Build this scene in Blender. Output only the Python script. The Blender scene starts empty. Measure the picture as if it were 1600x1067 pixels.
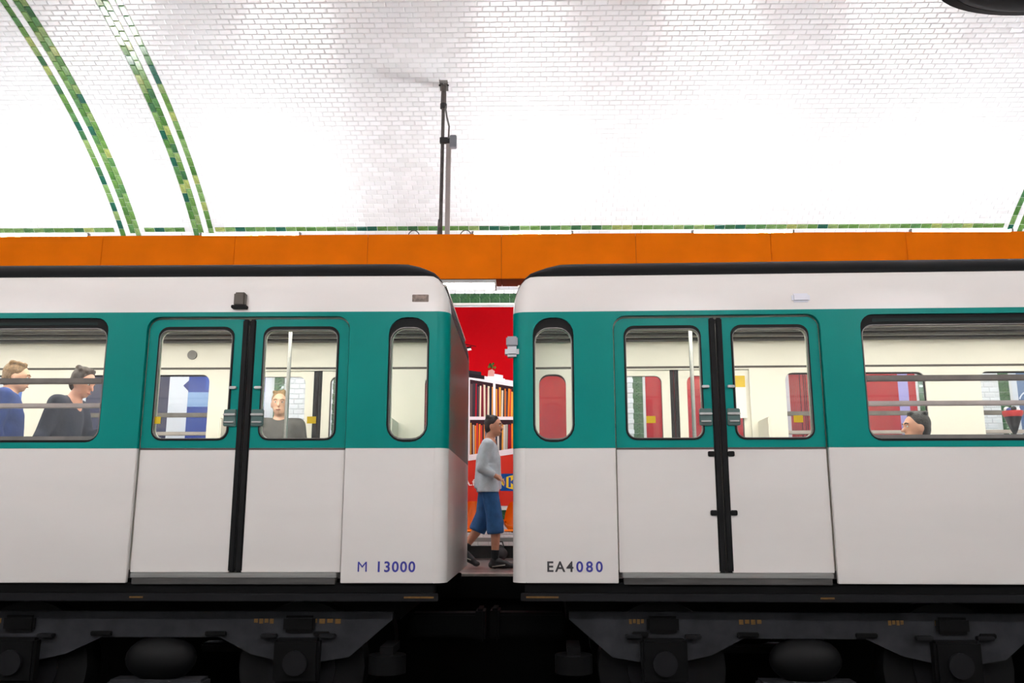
import bpy, bmesh, math, random
from mathutils import Vector, Matrix, Euler
random.seed(7)
PI = math.pi
S = bpy.context.scene
COL = S.collection

# ------------------------------------------------------------------ camera
FPX, W, H = 1350.0, 1600, 1067
CAM = Vector((0, 0, 0.6)); PIT = math.atan(272 / 1350.0); YAW = math.radians(0.9)
cd = bpy.data.cameras.new('camera'); cd.sensor_width = 36; cd.lens = 36 * FPX / W; cd.clip_start = .02; cd.clip_end = 200
cam = bpy.data.objects.new('camera', cd); COL.objects.link(cam)
cam.location = CAM; cam.rotation_euler = (PI / 2 + PIT, 0, YAW)
S.camera = cam
FW = Vector((-math.sin(YAW) * math.cos(PIT), math.cos(YAW) * math.cos(PIT), math.sin(PIT)))
RT = Vector((math.cos(YAW), math.sin(YAW), 0)); UPV = RT.cross(FW)
def on_depth(x, y, Y):            # survey: the point at depth Y seen at a photo position
    d = FW * FPX + RT * (x - W / 2) + UPV * (H / 2 - y)
    return CAM + d * (Y / d.y)
def seen(p):
    d = Vector(p) - CAM; z = d.dot(FW)
    return W / 2 + FPX * d.dot(RT) / z, H / 2 - FPX * d.dot(UPV) / z, z

# ------------------------------------------------------------------ world, exposure
wd = bpy.data.worlds.new('world'); S.world = wd; wd.use_nodes = True
wd.node_tree.nodes['Background'].inputs[0].default_value = (.9, .95, 1, 1)
wd.node_tree.nodes['Background'].inputs[1].default_value = .05
vs = S.view_settings
vs.view_transform = 'Standard'; vs.look = 'None'; vs.gamma = 1; vs.use_curve_mapping = False; vs.exposure = 0.0
TUBE_TOP, TUBE_UNDER, TUBE_NEAR, CAR_LIGHT = 248.0, 78.0, 138.0, 24.0

# ------------------------------------------------------------------ materials
def lin(c):
    return tuple(((v / 255) / 12.92 if v / 255 <= .04045 else ((v / 255 + .055) / 1.055) ** 2.4) for v in c[:3]) + (1,)
MATS = {}
def mat(name, rgb, rough=.5, metal=0, noise=0, nscale=4, rgb2=None, bump=0, bscale=60, coat=0, spec=.5, stretch=(1, 1, 1), emit=0, obj_rand=0):
    if name in MATS: return MATS[name]
    m = bpy.data.materials.new(name); m.use_nodes = True
    nt = m.node_tree; b = nt.nodes['Principled BSDF']
    b.inputs['Base Color'].default_value = lin(rgb)
    b.inputs['Roughness'].default_value = rough; b.inputs['Metallic'].default_value = metal
    b.inputs['Specular IOR Level'].default_value = spec
    b.inputs['Coat Weight'].default_value = coat
    tc = nt.nodes.new('ShaderNodeTexCoord'); mp = nt.nodes.new('ShaderNodeMapping')
    mp.inputs['Scale'].default_value = stretch
    nt.links.new(tc.outputs['Object'], mp.inputs[0])
    if noise or rgb2:
        n = nt.nodes.new('ShaderNodeTexNoise'); n.inputs['Scale'].default_value = nscale; n.inputs['Detail'].default_value = 5
        nt.links.new(mp.outputs[0], n.inputs['Vector'])
        r = nt.nodes.new('ShaderNodeValToRGB')
        c2 = rgb2 or tuple(max(0, v * (1 - noise)) for v in rgb)
        r.color_ramp.elements[0].position = .3; r.color_ramp.elements[0].color = lin(c2)
        r.color_ramp.elements[1].position = .7; r.color_ramp.elements[1].color = lin(rgb)
        nt.links.new(n.outputs['Fac'], r.inputs[0])
        nt.links.new(r.outputs[0], b.inputs['Base Color'])
    if bump:
        n2 = nt.nodes.new('ShaderNodeTexNoise'); n2.inputs['Scale'].default_value = bscale; n2.inputs['Detail'].default_value = 3
        nt.links.new(mp.outputs[0], n2.inputs['Vector'])
        bp = nt.nodes.new('ShaderNodeBump'); bp.inputs['Strength'].default_value = bump; bp.inputs['Distance'].default_value = .01
        nt.links.new(n2.outputs['Fac'], bp.inputs['Height']); nt.links.new(bp.outputs[0], b.inputs['Normal'])
    if emit:
        b.inputs['Emission Color'].default_value = lin(rgb); b.inputs['Emission Strength'].default_value = emit
    MATS[name] = m
    return m
def glass_mat(name, tint=(247, 249, 249), refl=.9):
    if name in MATS: return MATS[name]
    m = bpy.data.materials.new(name); m.use_nodes = True; nt = m.node_tree
    nt.nodes.remove(nt.nodes['Principled BSDF']); out = nt.nodes['Material Output']
    t = nt.nodes.new('ShaderNodeBsdfTransparent'); t.inputs[0].default_value = lin(tint)
    g = nt.nodes.new('ShaderNodeBsdfGlossy'); g.inputs['Roughness'].default_value = .02
    fr = nt.nodes.new('ShaderNodeFresnel'); fr.inputs[0].default_value = 1.45
    mu = nt.nodes.new('ShaderNodeMath'); mu.operation = 'MULTIPLY'; mu.inputs[1].default_value = refl
    mx = nt.nodes.new('ShaderNodeMixShader')
    nt.links.new(fr.outputs[0], mu.inputs[0]); nt.links.new(mu.outputs[0], mx.inputs[0])
    nt.links.new(t.outputs[0], mx.inputs[1]); nt.links.new(g.outputs[0], mx.inputs[2]); nt.links.new(mx.outputs[0], out.inputs[0])
    MATS[name] = m
    return m
def emit_mat(name, rgb, strength):
    if name in MATS: return MATS[name]
    m = bpy.data.materials.new(name); m.use_nodes = True; nt = m.node_tree
    nt.nodes.remove(nt.nodes['Principled BSDF'])
    e = nt.nodes.new('ShaderNodeEmission'); e.inputs[0].default_value = lin(rgb); e.inputs[1].default_value = strength
    nt.links.new(e.outputs[0], nt.nodes['Material Output'].inputs[0]); MATS[name] = m
    return m
def print_mat():                  # flat print: the ink colour of each printed shape
    if 'poster_print' in MATS: return MATS['poster_print']
    m = bpy.data.materials.new('poster_print'); m.use_nodes = True; nt = m.node_tree; b = nt.nodes['Principled BSDF']
    a = nt.nodes.new('ShaderNodeAttribute'); a.attribute_name = 'ink'
    nt.links.new(a.outputs['Color'], b.inputs['Base Color']); b.inputs['Roughness'].default_value = .6; b.inputs['Specular IOR Level'].default_value = .03
    MATS['poster_print'] = m
    return m
def tile_white():                 # glazed white tile, its shade a little different tile by tile, with rusty stains here and there
    m = mat('white_glazed_tile', (238, 238, 236), rough=.24, coat=.0)
    nt = m.node_tree; b = nt.nodes['Principled BSDF']
    g = nt.nodes.new('ShaderNodeNewGeometry'); r = nt.nodes.new('ShaderNodeValToRGB')
    r.color_ramp.elements[0].color = lin((238, 238, 237)); r.color_ramp.elements[1].color = lin((249, 249, 249))
    nt.links.new(g.outputs['Random Per Island'], r.inputs[0])
    n = nt.nodes.new('ShaderNodeTexNoise'); n.inputs['Scale'].default_value = .8; n.inputs['Detail'].default_value = 8; n.inputs['Roughness'].default_value = .7
    nt.links.new(g.outputs['Position'], n.inputs['Vector'])
    r2 = nt.nodes.new('ShaderNodeValToRGB'); r2.color_ramp.elements[0].position = .62; r2.color_ramp.elements[1].position = .82
    r2.color_ramp.elements[0].color = (0, 0, 0, 1); r2.color_ramp.elements[1].color = (.6, .6, .6, 1)
    nt.links.new(n.outputs['Fac'], r2.inputs[0])
    mx = nt.nodes.new('ShaderNodeMixRGB'); mx.inputs[2].default_value = lin((196, 178, 150))
    nt.links.new(r2.outputs[0], mx.inputs[0]); nt.links.new(r.outputs[0], mx.inputs[1]); nt.links.new(mx.outputs[0], b.inputs['Base Color'])
    return m
M_TILE = tile_white()
M_GROUT = mat('grey_grout', (236, 236, 234), rough=.9, noise=.06, nscale=3)
M_VAULTPLAIN = mat('vault_lining', (232, 232, 230), rough=.4, noise=.05, nscale=3)
GREENS = [mat('green_glaze_%d' % i, c, rough=.2, coat=.1, noise=.25, nscale=30) for i, c in enumerate(
    [(104, 146, 74), (82, 128, 62), (124, 162, 96), (62, 110, 70), (142, 168, 104), (36, 98, 78), (166, 180, 104), (90, 138, 82)])]
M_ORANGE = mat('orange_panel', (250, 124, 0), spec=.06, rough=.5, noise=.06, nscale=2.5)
M_ORANGE_SHADE = mat('orange_underside_shade', (150, 74, 22), rough=.6, noise=.15)  # beam orange darkened: the shade of its underside put into the colour
M_WHITE = mat('carriage_white_paint', (225, 220, 216), rough=.3, noise=.035, nscale=1.4, stretch=(.3, 1, 1.5))
M_TEAL = mat('carriage_teal_paint', (0, 130, 122), rough=.32, noise=.06, nscale=1.2, spec=.1)
M_BLACK = mat('black_rubber', (10, 10, 11), spec=.2, rough=.6, noise=.2)
M_ROOF = mat('dark_roof', (8, 9, 11), spec=.2, rough=.7, noise=.2)
M_UNDER = mat('dark_underframe', (7, 7, 8), spec=.15, rough=.8, noise=.3, nscale=6)
M_STRIP = mat('underframe_grey', (19, 19, 22), spec=.2, rough=.7, noise=.2, nscale=4)
M_BOGIE = mat('bogie_grey', (50, 51, 55), spec=.2, rough=.8, noise=.35, nscale=5)
M_STEEL = mat('brushed_steel', (170, 170, 168), rough=.35, metal=.8, noise=.1, nscale=20, stretch=(.1, 1, 6))
M_DSTEEL = mat('dull_grey_metal', (118, 114, 110), rough=.45, metal=.3, noise=.15, nscale=8)
M_CREAM = mat('cream_lining', (240, 235, 222), rough=.4, noise=.03, nscale=2)
M_CARFLOOR = mat('carriage_floor', (80, 76, 74), rough=.7, noise=.2, nscale=20)
M_YELLOW = mat('yellow_sticker', (226, 190, 20), rough=.6, noise=.1)
M_MARK = mat('ochre_stencil', (110, 76, 14), rough=.7, noise=.25, nscale=40)
M_BLUETXT = mat('blue_lettering', (52, 52, 150), rough=.5, noise=.05)
M_BLACKTXT = mat('black_lettering', (50, 48, 52), rough=.5, noise=.05)
M_GLASS = glass_mat('window_glass')
M_PLAT = mat('platform_asphalt', (96, 88, 86), rough=.35, noise=.2, nscale=14, bump=.1)
M_TRACK = mat('track_ballast', (14, 14, 14), rough=.95, noise=.5, nscale=18, bump=.6)
M_SEATO = mat('orange_seat_shell', (255, 122, 2), rough=.2, coat=.3, noise=.04)
M_WIRE = mat('black_cable', (20, 20, 21), rough=.5, noise=.1)

# ------------------------------------------------------------------ mesh helpers
def bx(bm, x0, x1, y0, y1, z0, z1, bev=0):
    b2 = bmesh.new() if bev else bm
    v = [b2.verts.new((x, y, z)) for x in (x0, x1) for y in (y0, y1) for z in (z0, z1)]
    for f in ((0, 1, 3, 2), (4, 6, 7, 5), (0, 4, 5, 1), (2, 3, 7, 6), (0, 2, 6, 4), (1, 5, 7, 3)): b2.faces.new([v[i] for i in f])
    if bev:
        bmesh.ops.bevel(b2, geom=b2.edges[:], offset=bev, segments=2, affect='EDGES')
        merge(bm, b2)
def merge(bm, b2, mtx=None):
    if mtx: bmesh.ops.transform(b2, matrix=mtx, verts=b2.verts[:])
    m = bpy.data.meshes.new('tmp'); b2.to_mesh(m); b2.free(); bm.from_mesh(m); bpy.data.meshes.remove(m)
def prism(bm, pts, a, b, axis='y'):
    def P(p, d):
        return {'y': (p[0], d, p[1]), 'x': (d, p[0], p[1]), 'z': (p[0], p[1], d)}[axis]
    A = [bm.verts.new(P(p, a)) for p in pts]; B = [bm.verts.new(P(p, b)) for p in pts]
    bm.faces.new(A); bm.faces.new(B[::-1])
    n = len(pts)
    for i in range(n): bm.faces.new((A[i], B[i], B[(i + 1) % n], A[(i + 1) % n]))
def tube(bm, p0, p1, r0, r1=None, seg=12, caps=True):
    p0, p1 = Vector(p0), Vector(p1); r1 = r0 if r1 is None else r1
    d = p1 - p0
    mt = Matrix.Translation((p0 + p1) / 2) @ d.to_track_quat('Z', 'Y').to_matrix().to_4x4()
    bmesh.ops.create_cone(bm, cap_ends=caps, segments=seg, radius1=max(r0, 1e-4), radius2=max(r1, 1e-4), depth=d.length, matrix=mt)
def ball(bm, c, r, rot=None, u=14, v=9):
    r = r if hasattr(r, '__len__') else (r, r, r)
    mt = Matrix.Translation(c) @ (rot.to_matrix().to_4x4() if rot else Matrix.Identity(4)) @ Matrix.Diagonal((r[0], r[1], r[2], 1))
    top, bot = bm.verts.new(mt @ Vector((0, 0, 1))), bm.verts.new(mt @ Vector((0, 0, -1)))
    rings = [[bm.verts.new(mt @ Vector((math.sin(PI * j / v) * math.cos(2 * PI * i / u), math.sin(PI * j / v) * math.sin(2 * PI * i / u), math.cos(PI * j / v)))) for i in range(u)] for j in range(1, v)]
    for i in range(u):
        k = (i + 1) % u
        bm.faces.new((top, rings[0][i], rings[0][k])); bm.faces.new((bot, rings[-1][k], rings[-1][i]))
        for a, b in zip(rings, rings[1:]): bm.faces.new((a[i], b[i], b[k], a[k]))
def path(bm, pts, r, seg=8):
    for i in range(len(pts) - 1): tube(bm, pts[i], pts[i + 1], r, seg=seg)
def rrect(x0, x1, z0, z1, r, n=5):
    out = []
    for cx, cz, a0 in ((x1 - r, z1 - r, 0), (x0 + r, z1 - r, 90), (x0 + r, z0 + r, 180), (x1 - r, z0 + r, 270)):
        for i in range(n + 1):
            a = math.radians(a0 + 90 * i / n); out.append((cx + r * math.cos(a), cz + r * math.sin(a)))
    return out
def sheet(bm, outer, holes, y0, y1):
    """a panel in the x-z plane with holes, thick from y0 to y1"""
    for y in (y0, y1):
        b2 = bmesh.new(); edges = []
        for lp in [outer] + holes:
            vs_ = [b2.verts.new((p[0], y, p[1])) for p in lp]
            edges += [b2.edges.new((vs_[i], vs_[(i + 1) % len(vs_)])) for i in range(len(vs_))]
        bmesh.ops.triangle_fill(b2, use_beauty=True, use_dissolve=False, edges=edges, normal=(0, -1, 0))
        merge(bm, b2)
    for lp in [outer] + holes:
        A = [bm.verts.new((p[0], y0, p[1])) for p in lp]; B = [bm.verts.new((p[0], y1, p[1])) for p in lp]
        for i in range(len(lp)): bm.faces.new((A[i], B[i], B[(i + 1) % len(lp)], A[(i + 1) % len(lp)]))
    bmesh.ops.remove_doubles(bm, verts=bm.verts[:], dist=1e-5)
def obj(name, bm, m, parent=None, smooth=False, fix=True, loc=None):
    if fix: bmesh.ops.recalc_face_normals(bm, faces=bm.faces[:])
    me = bpy.data.meshes.new(name); bm.to_mesh(me); bm.free()
    if m: me.materials.append(m)
    if smooth:
        me.polygons.foreach_set('use_smooth', [True] * len(me.polygons))
        try: me.set_sharp_from_angle(angle=math.radians(42))
        except Exception: pass
    o = bpy.data.objects.new(name, me); COL.objects.link(o)
    if parent: o.parent = parent
    if loc: o.location = loc
    return o
def link(name, me, parent=None, loc=(0, 0, 0), rot=None, scale=None):
    o = bpy.data.objects.new(name, me); COL.objects.link(o)
    o.parent = parent; o.location = loc
    if rot: o.rotation_euler = rot
    if scale: o.scale = scale
    return o
def tag(o, label, cat, group=None):
    o['label'] = label; o['category'] = cat
    if group: o['group'] = group
    return o
def thing(name, label, cat, loc=(0, 0, 0), rz=0, group=None):
    o = bpy.data.objects.new(name, None); COL.objects.link(o); o.empty_display_size = .1
    o.location = loc; o.rotation_euler = (0, 0, rz)
    return tag(o, label, cat, group)
def struct(o):
    o['kind'] = 'structure'; return o
TMP = bpy.data.scenes.new('workbench')
def baked(o):
    vl = TMP.view_layers[0]; vl.update(); dg = vl.depsgraph
    return bpy.data.meshes.new_from_object(o.evaluated_get(dg), depsgraph=dg)
def words_mesh(txt, size, depth=.0015, bold=.0):
    c = bpy.data.curves.new('lettering', 'FONT'); c.body = txt; c.size = size; c.extrude = depth; c.offset = bold
    t = bpy.data.objects.new('lettering', c); TMP.collection.objects.link(t)
    me = baked(t)
    bpy.data.objects.remove(t); bpy.data.curves.remove(c)
    return me
def lettering(name, txt, size, m, parent, loc, bold=0, width=None, depth=.0015, cx=False):
    me = words_mesh(txt, size, depth, bold); me.materials.clear(); me.materials.append(m)
    xs = [v.co.x for v in me.vertices]; w = max(xs) - min(xs)
    k = (width / w) if width else 1
    for v in me.vertices: v.co.x = (v.co.x - min(xs)) * k - (w * k / 2 if cx else 0)
    return link(name, me, parent, loc, (PI / 2, 0, 0))

# ================================================================== THE STATION
YC, Z0, VA, VB = 6.28, 1.5, 7.47, 5.19          # elliptical vault
ZS = 4.0                                         # springing
TH0 = math.asin((ZS - Z0) / VB)
WALL_Y = YC + VA * math.cos(TH0); WALL_NEAR = 2 * YC - WALL_Y
X0, X1 = -13.0, 13.0
def vault(th): return Vector((0, YC + VA * math.cos(th), Z0 + VB * math.sin(th)))
NT = 2000
_th = [TH0 + (PI / 2 - TH0) * i / NT for i in range(NT + 1)]
_s = [0]
for i in range(NT): _s.append(_s[-1] + (vault(_th[i + 1]) - vault(_th[i])).length)
def th_at(s):
    import bisect
    i = min(max(bisect.bisect(_s, s) - 1, 0), NT - 1)
    return _th[i] + (_th[i + 1] - _th[i]) * (s - _s[i]) / (_s[i + 1] - _s[i])
def frame(s):
    th = th_at(s); p = vault(th)
    es = Vector((0, -VA * math.sin(th), VB * math.cos(th))).normalized()
    ex = Vector((1, 0, 0)); en = ex.cross(es)     # towards the inside
    if en.dot(Vector((0, YC, 0)) - p) < 0: en = -en
    return p, ex, es, en

# vault shell
bm = bmesh.new()
prof = [vault(TH0 + (PI - 2 * TH0) * i / 48) for i in range(49)]
A = [bm.verts.new((X0, p.y, p.z)) for p in prof]; B = [bm.verts.new((X1, p.y, p.z)) for p in prof]
for i in range(48): bm.faces.new((A[i], A[i + 1], B[i + 1], B[i]))
ceil = struct(obj('ceiling', bm, M_GROUT, smooth=True, fix=False))

# ---- bricks of the vault
BW, BH, JT, BT = .15, .0765, .0055, .011
def brick_data(name, w, h, t, bev, m):
    me = bpy.data.meshes.new(name)
    a, b = w / 2, h / 2
    vs_ = [(-a, -b, 0), (a, -b, 0), (a, b, 0), (-a, b, 0), (-a, -b, t * .55), (a, -b, t * .55), (a, b, t * .55), (-a, b, t * .55),
           (-a + bev, -b + bev, t), (a - bev, -b + bev, t), (a - bev, b - bev, t), (-a + bev, b - bev, t)]
    fs = [(i, (i + 1) % 4, 4 + (i + 1) % 4, 4 + i) for i in range(4)] + [(4 + i, 4 + (i + 1) % 4, 8 + (i + 1) % 4, 8 + i) for i in range(4)] + [(8, 9, 10, 11)]
    me.from_pydata(vs_, [], fs); me.materials.append(m)
    return me
white_brick = brick_data('brick', BW - JT, BH - JT, BT, .009, M_TILE)
GX_L = [-5.965, -5.812, -5.737]                   # green upright courses of the arches
GX_R = [-4.868, -4.793, -4.640]
WX = [-5.888, -4.716]
xr = on_depth(1580, 358, 12.12).x
GX_R2 = [xr, xr + .153, xr + .228]; WX.append(xr + .077)
arch_zones = [(-6.005, -5.697), (-4.908, -4.600), (xr - .04, xr + .27)]
S_GREEN = next(s for s in [i * .01 for i in range(300)] if vault(th_at(s)).z > 4.74)
ROW0 = round(S_GREEN / BH)                        # the level green course
rows = int((_s[-1]) / BH)
cands = []
for r in range(rows):
    s = (r + .5) * BH
    if r == ROW0: continue
    segs, x = [], -9.6
    for a, b in arch_zones: segs.append((x, a)); x = b
    segs.append((x, 9.6))
    for a, b in segs:
        off = (BW / 2 if r % 2 else 0) + random.uniform(-.012, .012)
        x = a - off
        while x < b - .012:
            l, h_ = max(x, a), min(x + BW, b)
            if h_ - l > .025: cands.append((s, (l + h_) / 2, h_ - l, False))
            x += BW
for wx in WX:
    k = 0
    while (k + 1) * BW < _s[-1]:
        cands.append(((k + .5) * BW, wx, BW, True)); k += 1
def brick_matrix(s, x, upright, tilt=.011, w=1.0):
    p, ex, es, en = frame(s)
    R = Matrix((ex, es, en)).transposed()
    R = R @ Euler((random.gauss(0, tilt), random.gauss(0, tilt), (PI / 2 if upright else 0) + random.gauss(0, .002))).to_matrix()
    return Matrix.Translation((x, p.y, p.z)) @ R.to_4x4() @ Matrix.Diagonal((w, 1, 1, 1))
scored = []
for c in cands:
    p = vault(th_at(c[0])); px, py, dz = seen((c[1], p.y, p.z))
    ok = 0 < px < 1600 and 4 < py < 360 and abs(c[2] - BW) < .02 and not c[3]
    scored.append((dz if ok else 1e9, c))
scored.sort(key=lambda t: t[0])
for d, (s, x, wd_, up) in scored[:300]:
    o = link('brick', white_brick, ceil); o.matrix_basis = brick_matrix(s, x, up)
V, F = [], []
base_v = [tuple(v.co) for v in white_brick.vertices]; base_f = [tuple(p.vertices) for p in white_brick.polygons]
for d, (s, x, wd_, up) in scored[300:]:
    mt = brick_matrix(s, x, up, w=(wd_ - JT) / (BW - JT)); n = len(V)
    V += [mt @ Vector(v) for v in base_v]; F += [tuple(i + n for i in f) for f in base_f]
me = bpy.data.meshes.new('brick_course'); me.from_pydata(V, [], F); me.materials.append(M_TILE)
o = link('brick_course', me, ceil); o['kind'] = 'stuff'
# green upright bricks of the arches and the level green course
green_bricks = [brick_data('green_brick', BW - JT, BH - JT, BT, .008, g) for g in GREENS]
gw = [0, 0, 0, 1, 1, 2, 2, 2, 3, 4, 7, 7, 5, 6]
def green(s, x, up):
    i = random.choice(gw)
    o = link('green_brick', green_bricks[i], ceil); o.matrix_basis = brick_matrix(s, x, up, .014)
for gxs, stag in ((GX_L, (0, .5, 0)), (GX_R, (0, .5, 0)), (GX_R2, (0, 0, .5))):
    for gx, sg in zip(gxs, stag):
        k = 0
        while (k + 1 + sg) * BW < _s[-1]:
            s = (k + .5 + sg) * BW; p = vault(th_at(s)); q = seen((gx, p.y, p.z))
            if q[1] > -60 and -120 < q[0] < 1700 and p.z > 4.66: green(s, gx, True)
            k += 1
x = -7.8
while x < 7.8:
    if not any(a - .07 < x < b + .07 for a, b in arch_zones): green((ROW0 + .5) * BH, x, False)
    x += BW

# ---- far wall behind the platform
bm = bmesh.new(); bx(bm, X0, X1, WALL_Y, WALL_Y + .3, -.2, ZS)
wall = struct(obj('wall_back', bm, M_GROUT))
def wx(px): return on_depth(px, 600, WALL_Y).x
PZ0, PZ1 = .74, 3.72
PB = (wx(540), wx(960)); PC = (wx(1008), wx(1430)); PA = (wx(425) - 4.0, wx(425)); PD = (wx(1580), wx(1580) + 4.0)
FT = .152                                          # frieze tile
def frieze_data():
    me = bpy.data.meshes.new('frieze_tile'); b2 = bmesh.new()
    bx(b2, -.0745, .0745, -.010, 0, -.0745, .0745)
    bx(b2, -.0745, .0745, -.020, -.008, .045, .066); bx(b2, -.0745, .0745, -.015, -.008, -.066, -.055)
    for cx in (-.05, 0, .05):
        for k in range(3):
            a = .6 + k * .5
            ball(b2, (cx + .016 * math.cos(a * 2) - .004, -.012, -.008 + .026 * math.sin(a * 1.6 - 1.1)), (.018, .009, .008), Euler((0, a, 0)), 6, 4)
    b2.to_mesh(me); b2.free(); me.materials.append(mat('green_frieze_glaze', (70, 118, 66), rough=.12, coat=.4, rgb2=(30, 74, 48), nscale=22))
    return me
fd = frieze_data()
def ftile(x, z, rot=0):
    o = link('frieze_tile', fd, wall, (x, WALL_Y, z), (0, rot, 0))
frames = []
n = 0
x = -7.0
while x < 7.0:                                     # level frieze over the posters
    ftile(x, 3.862); x += FT; n += 1
for (a, b) in (PA, PB, PC, PD):                    # uprights beside the posters
    for xx in (a - .115, b + .115):
        if abs(xx) > 7.6 : continue
        z = PZ0 + .06
        while z < 3.72: ftile(xx, z, PI / 2); z += FT
x = -2.6
while x < 1.6: ftile(x, PZ0 - .135); x += FT
# white tiles of the wall (the part that shows)
posters = [PA, PB, PC, PD]
wb = []
z = .17; r = 0
while z < ZS - .02:
    x = -7.9 - (BW / 2 if r % 2 else 0)
    while x < 7.9:
        c = x + BW / 2
        blocked = 3.775 < z + BH / 2 < 3.95 or any(a - .205 < c < b + .205 and PZ0 - .225 < z + BH / 2 < 3.8 for a, b in posters)
        if not blocked: wb.append((c, z + BH / 2))
        x += BW
    z += BH; r += 1
wb.sort(key=lambda t: abs(t[0] + .3) + (0 if (t[1] > 3.9 or t[1] < .75) else 3))
V, F = [], []
for i, (x, z) in enumerate(wb):
    R = Euler((PI / 2 + random.gauss(0, .008), 0, random.gauss(0, .008))).to_matrix().to_4x4()
    mt = Matrix.Translation((x, WALL_Y, z)) @ R
    if i < 300:
        o = link('brick', white_brick, wall); o.matrix_basis = mt
    else:
        n = len(V); V += [mt @ Vector(v) for v in base_v]; F += [tuple(k + n for k in f) for f in base_f]
me = bpy.data.meshes.new('brick_course'); me.from_pydata(V, [], F); me.materials.append(M_TILE)
o = link('brick_course', me, wall); o['kind'] = 'stuff'
bm = bmesh.new(); bx(bm, -7.9, 7.9, WALL_Y - .025, WALL_Y, 3.745, 3.782, .006)
struct(obj('trim_1', bm, mat('white_moulding', (236, 234, 226), rough=.3, noise=.03)))
bm = bmesh.new(); bx(bm, X0, X1, WALL_Y - .03, WALL_Y, 0, .17)  # dark band along the foot of the far wall
struct(obj('base_band_back', bm, mat('black_base_band', (22, 24, 24), rough=.25, noise=.2)))

# ---- platforms, track bed, near wall
EDGE = 9.42; EDGE_N = 2 * YC - EDGE
bm = bmesh.new(); bx(bm, X0, X1, EDGE + .12, WALL_Y, -.25, 0)
fl = struct(obj('floor', bm, M_PLAT))
bm = bmesh.new(); bx(bm, X0, X1, EDGE, EDGE + .12, -.03, .0, .006); obj('platform_nosing', bm, mat('pale_nosing', (190, 186, 178), rough=.35, noise=.3, nscale=9), fl)
bm = bmesh.new(); bx(bm, X0, X1, EDGE + .2, EDGE + .5, -1.3, -.25); obj('platform_face', bm, M_UNDER, fl)
bm = bmesh.new(); bx(bm, X0, X1, EDGE + .01, EDGE + .119, -.25, -.032); obj('platform_kerb', bm, M_UNDER, fl)
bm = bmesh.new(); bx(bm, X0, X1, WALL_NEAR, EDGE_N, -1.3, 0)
struct(obj('floor_near_platform', bm, mat('pale_bounce_platform', (172, 168, 163), rough=.5, noise=.15, nscale=10)))  # unseen floor, made paler than the far platform to bounce light onto the train
bm = bmesh.new(); bx(bm, X0, X1, EDGE_N, EDGE + .2, -1.4, -1.22)
bed = struct(obj('floor_track_bed', bm, M_TRACK))
for yy in (3.85, 5.25, 7.1, 8.5):
    bm = bmesh.new(); bx(bm, X0, X1, yy - .035, yy + .035, -1.06, -1.02); bx(bm, X0, X1, yy - .01, yy + .01, -1.2, -1.05); bx(bm, X0, X1, yy - .07, yy + .07, -1.22, -1.19)
    obj('rail', bm, M_DSTEEL, bed)
bm = bmesh.new(); bx(bm, X0, X1, WALL_NEAR - .3, WALL_NEAR, -.2, ZS); struct(obj('wall_front', bm, M_VAULTPLAIN))

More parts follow.
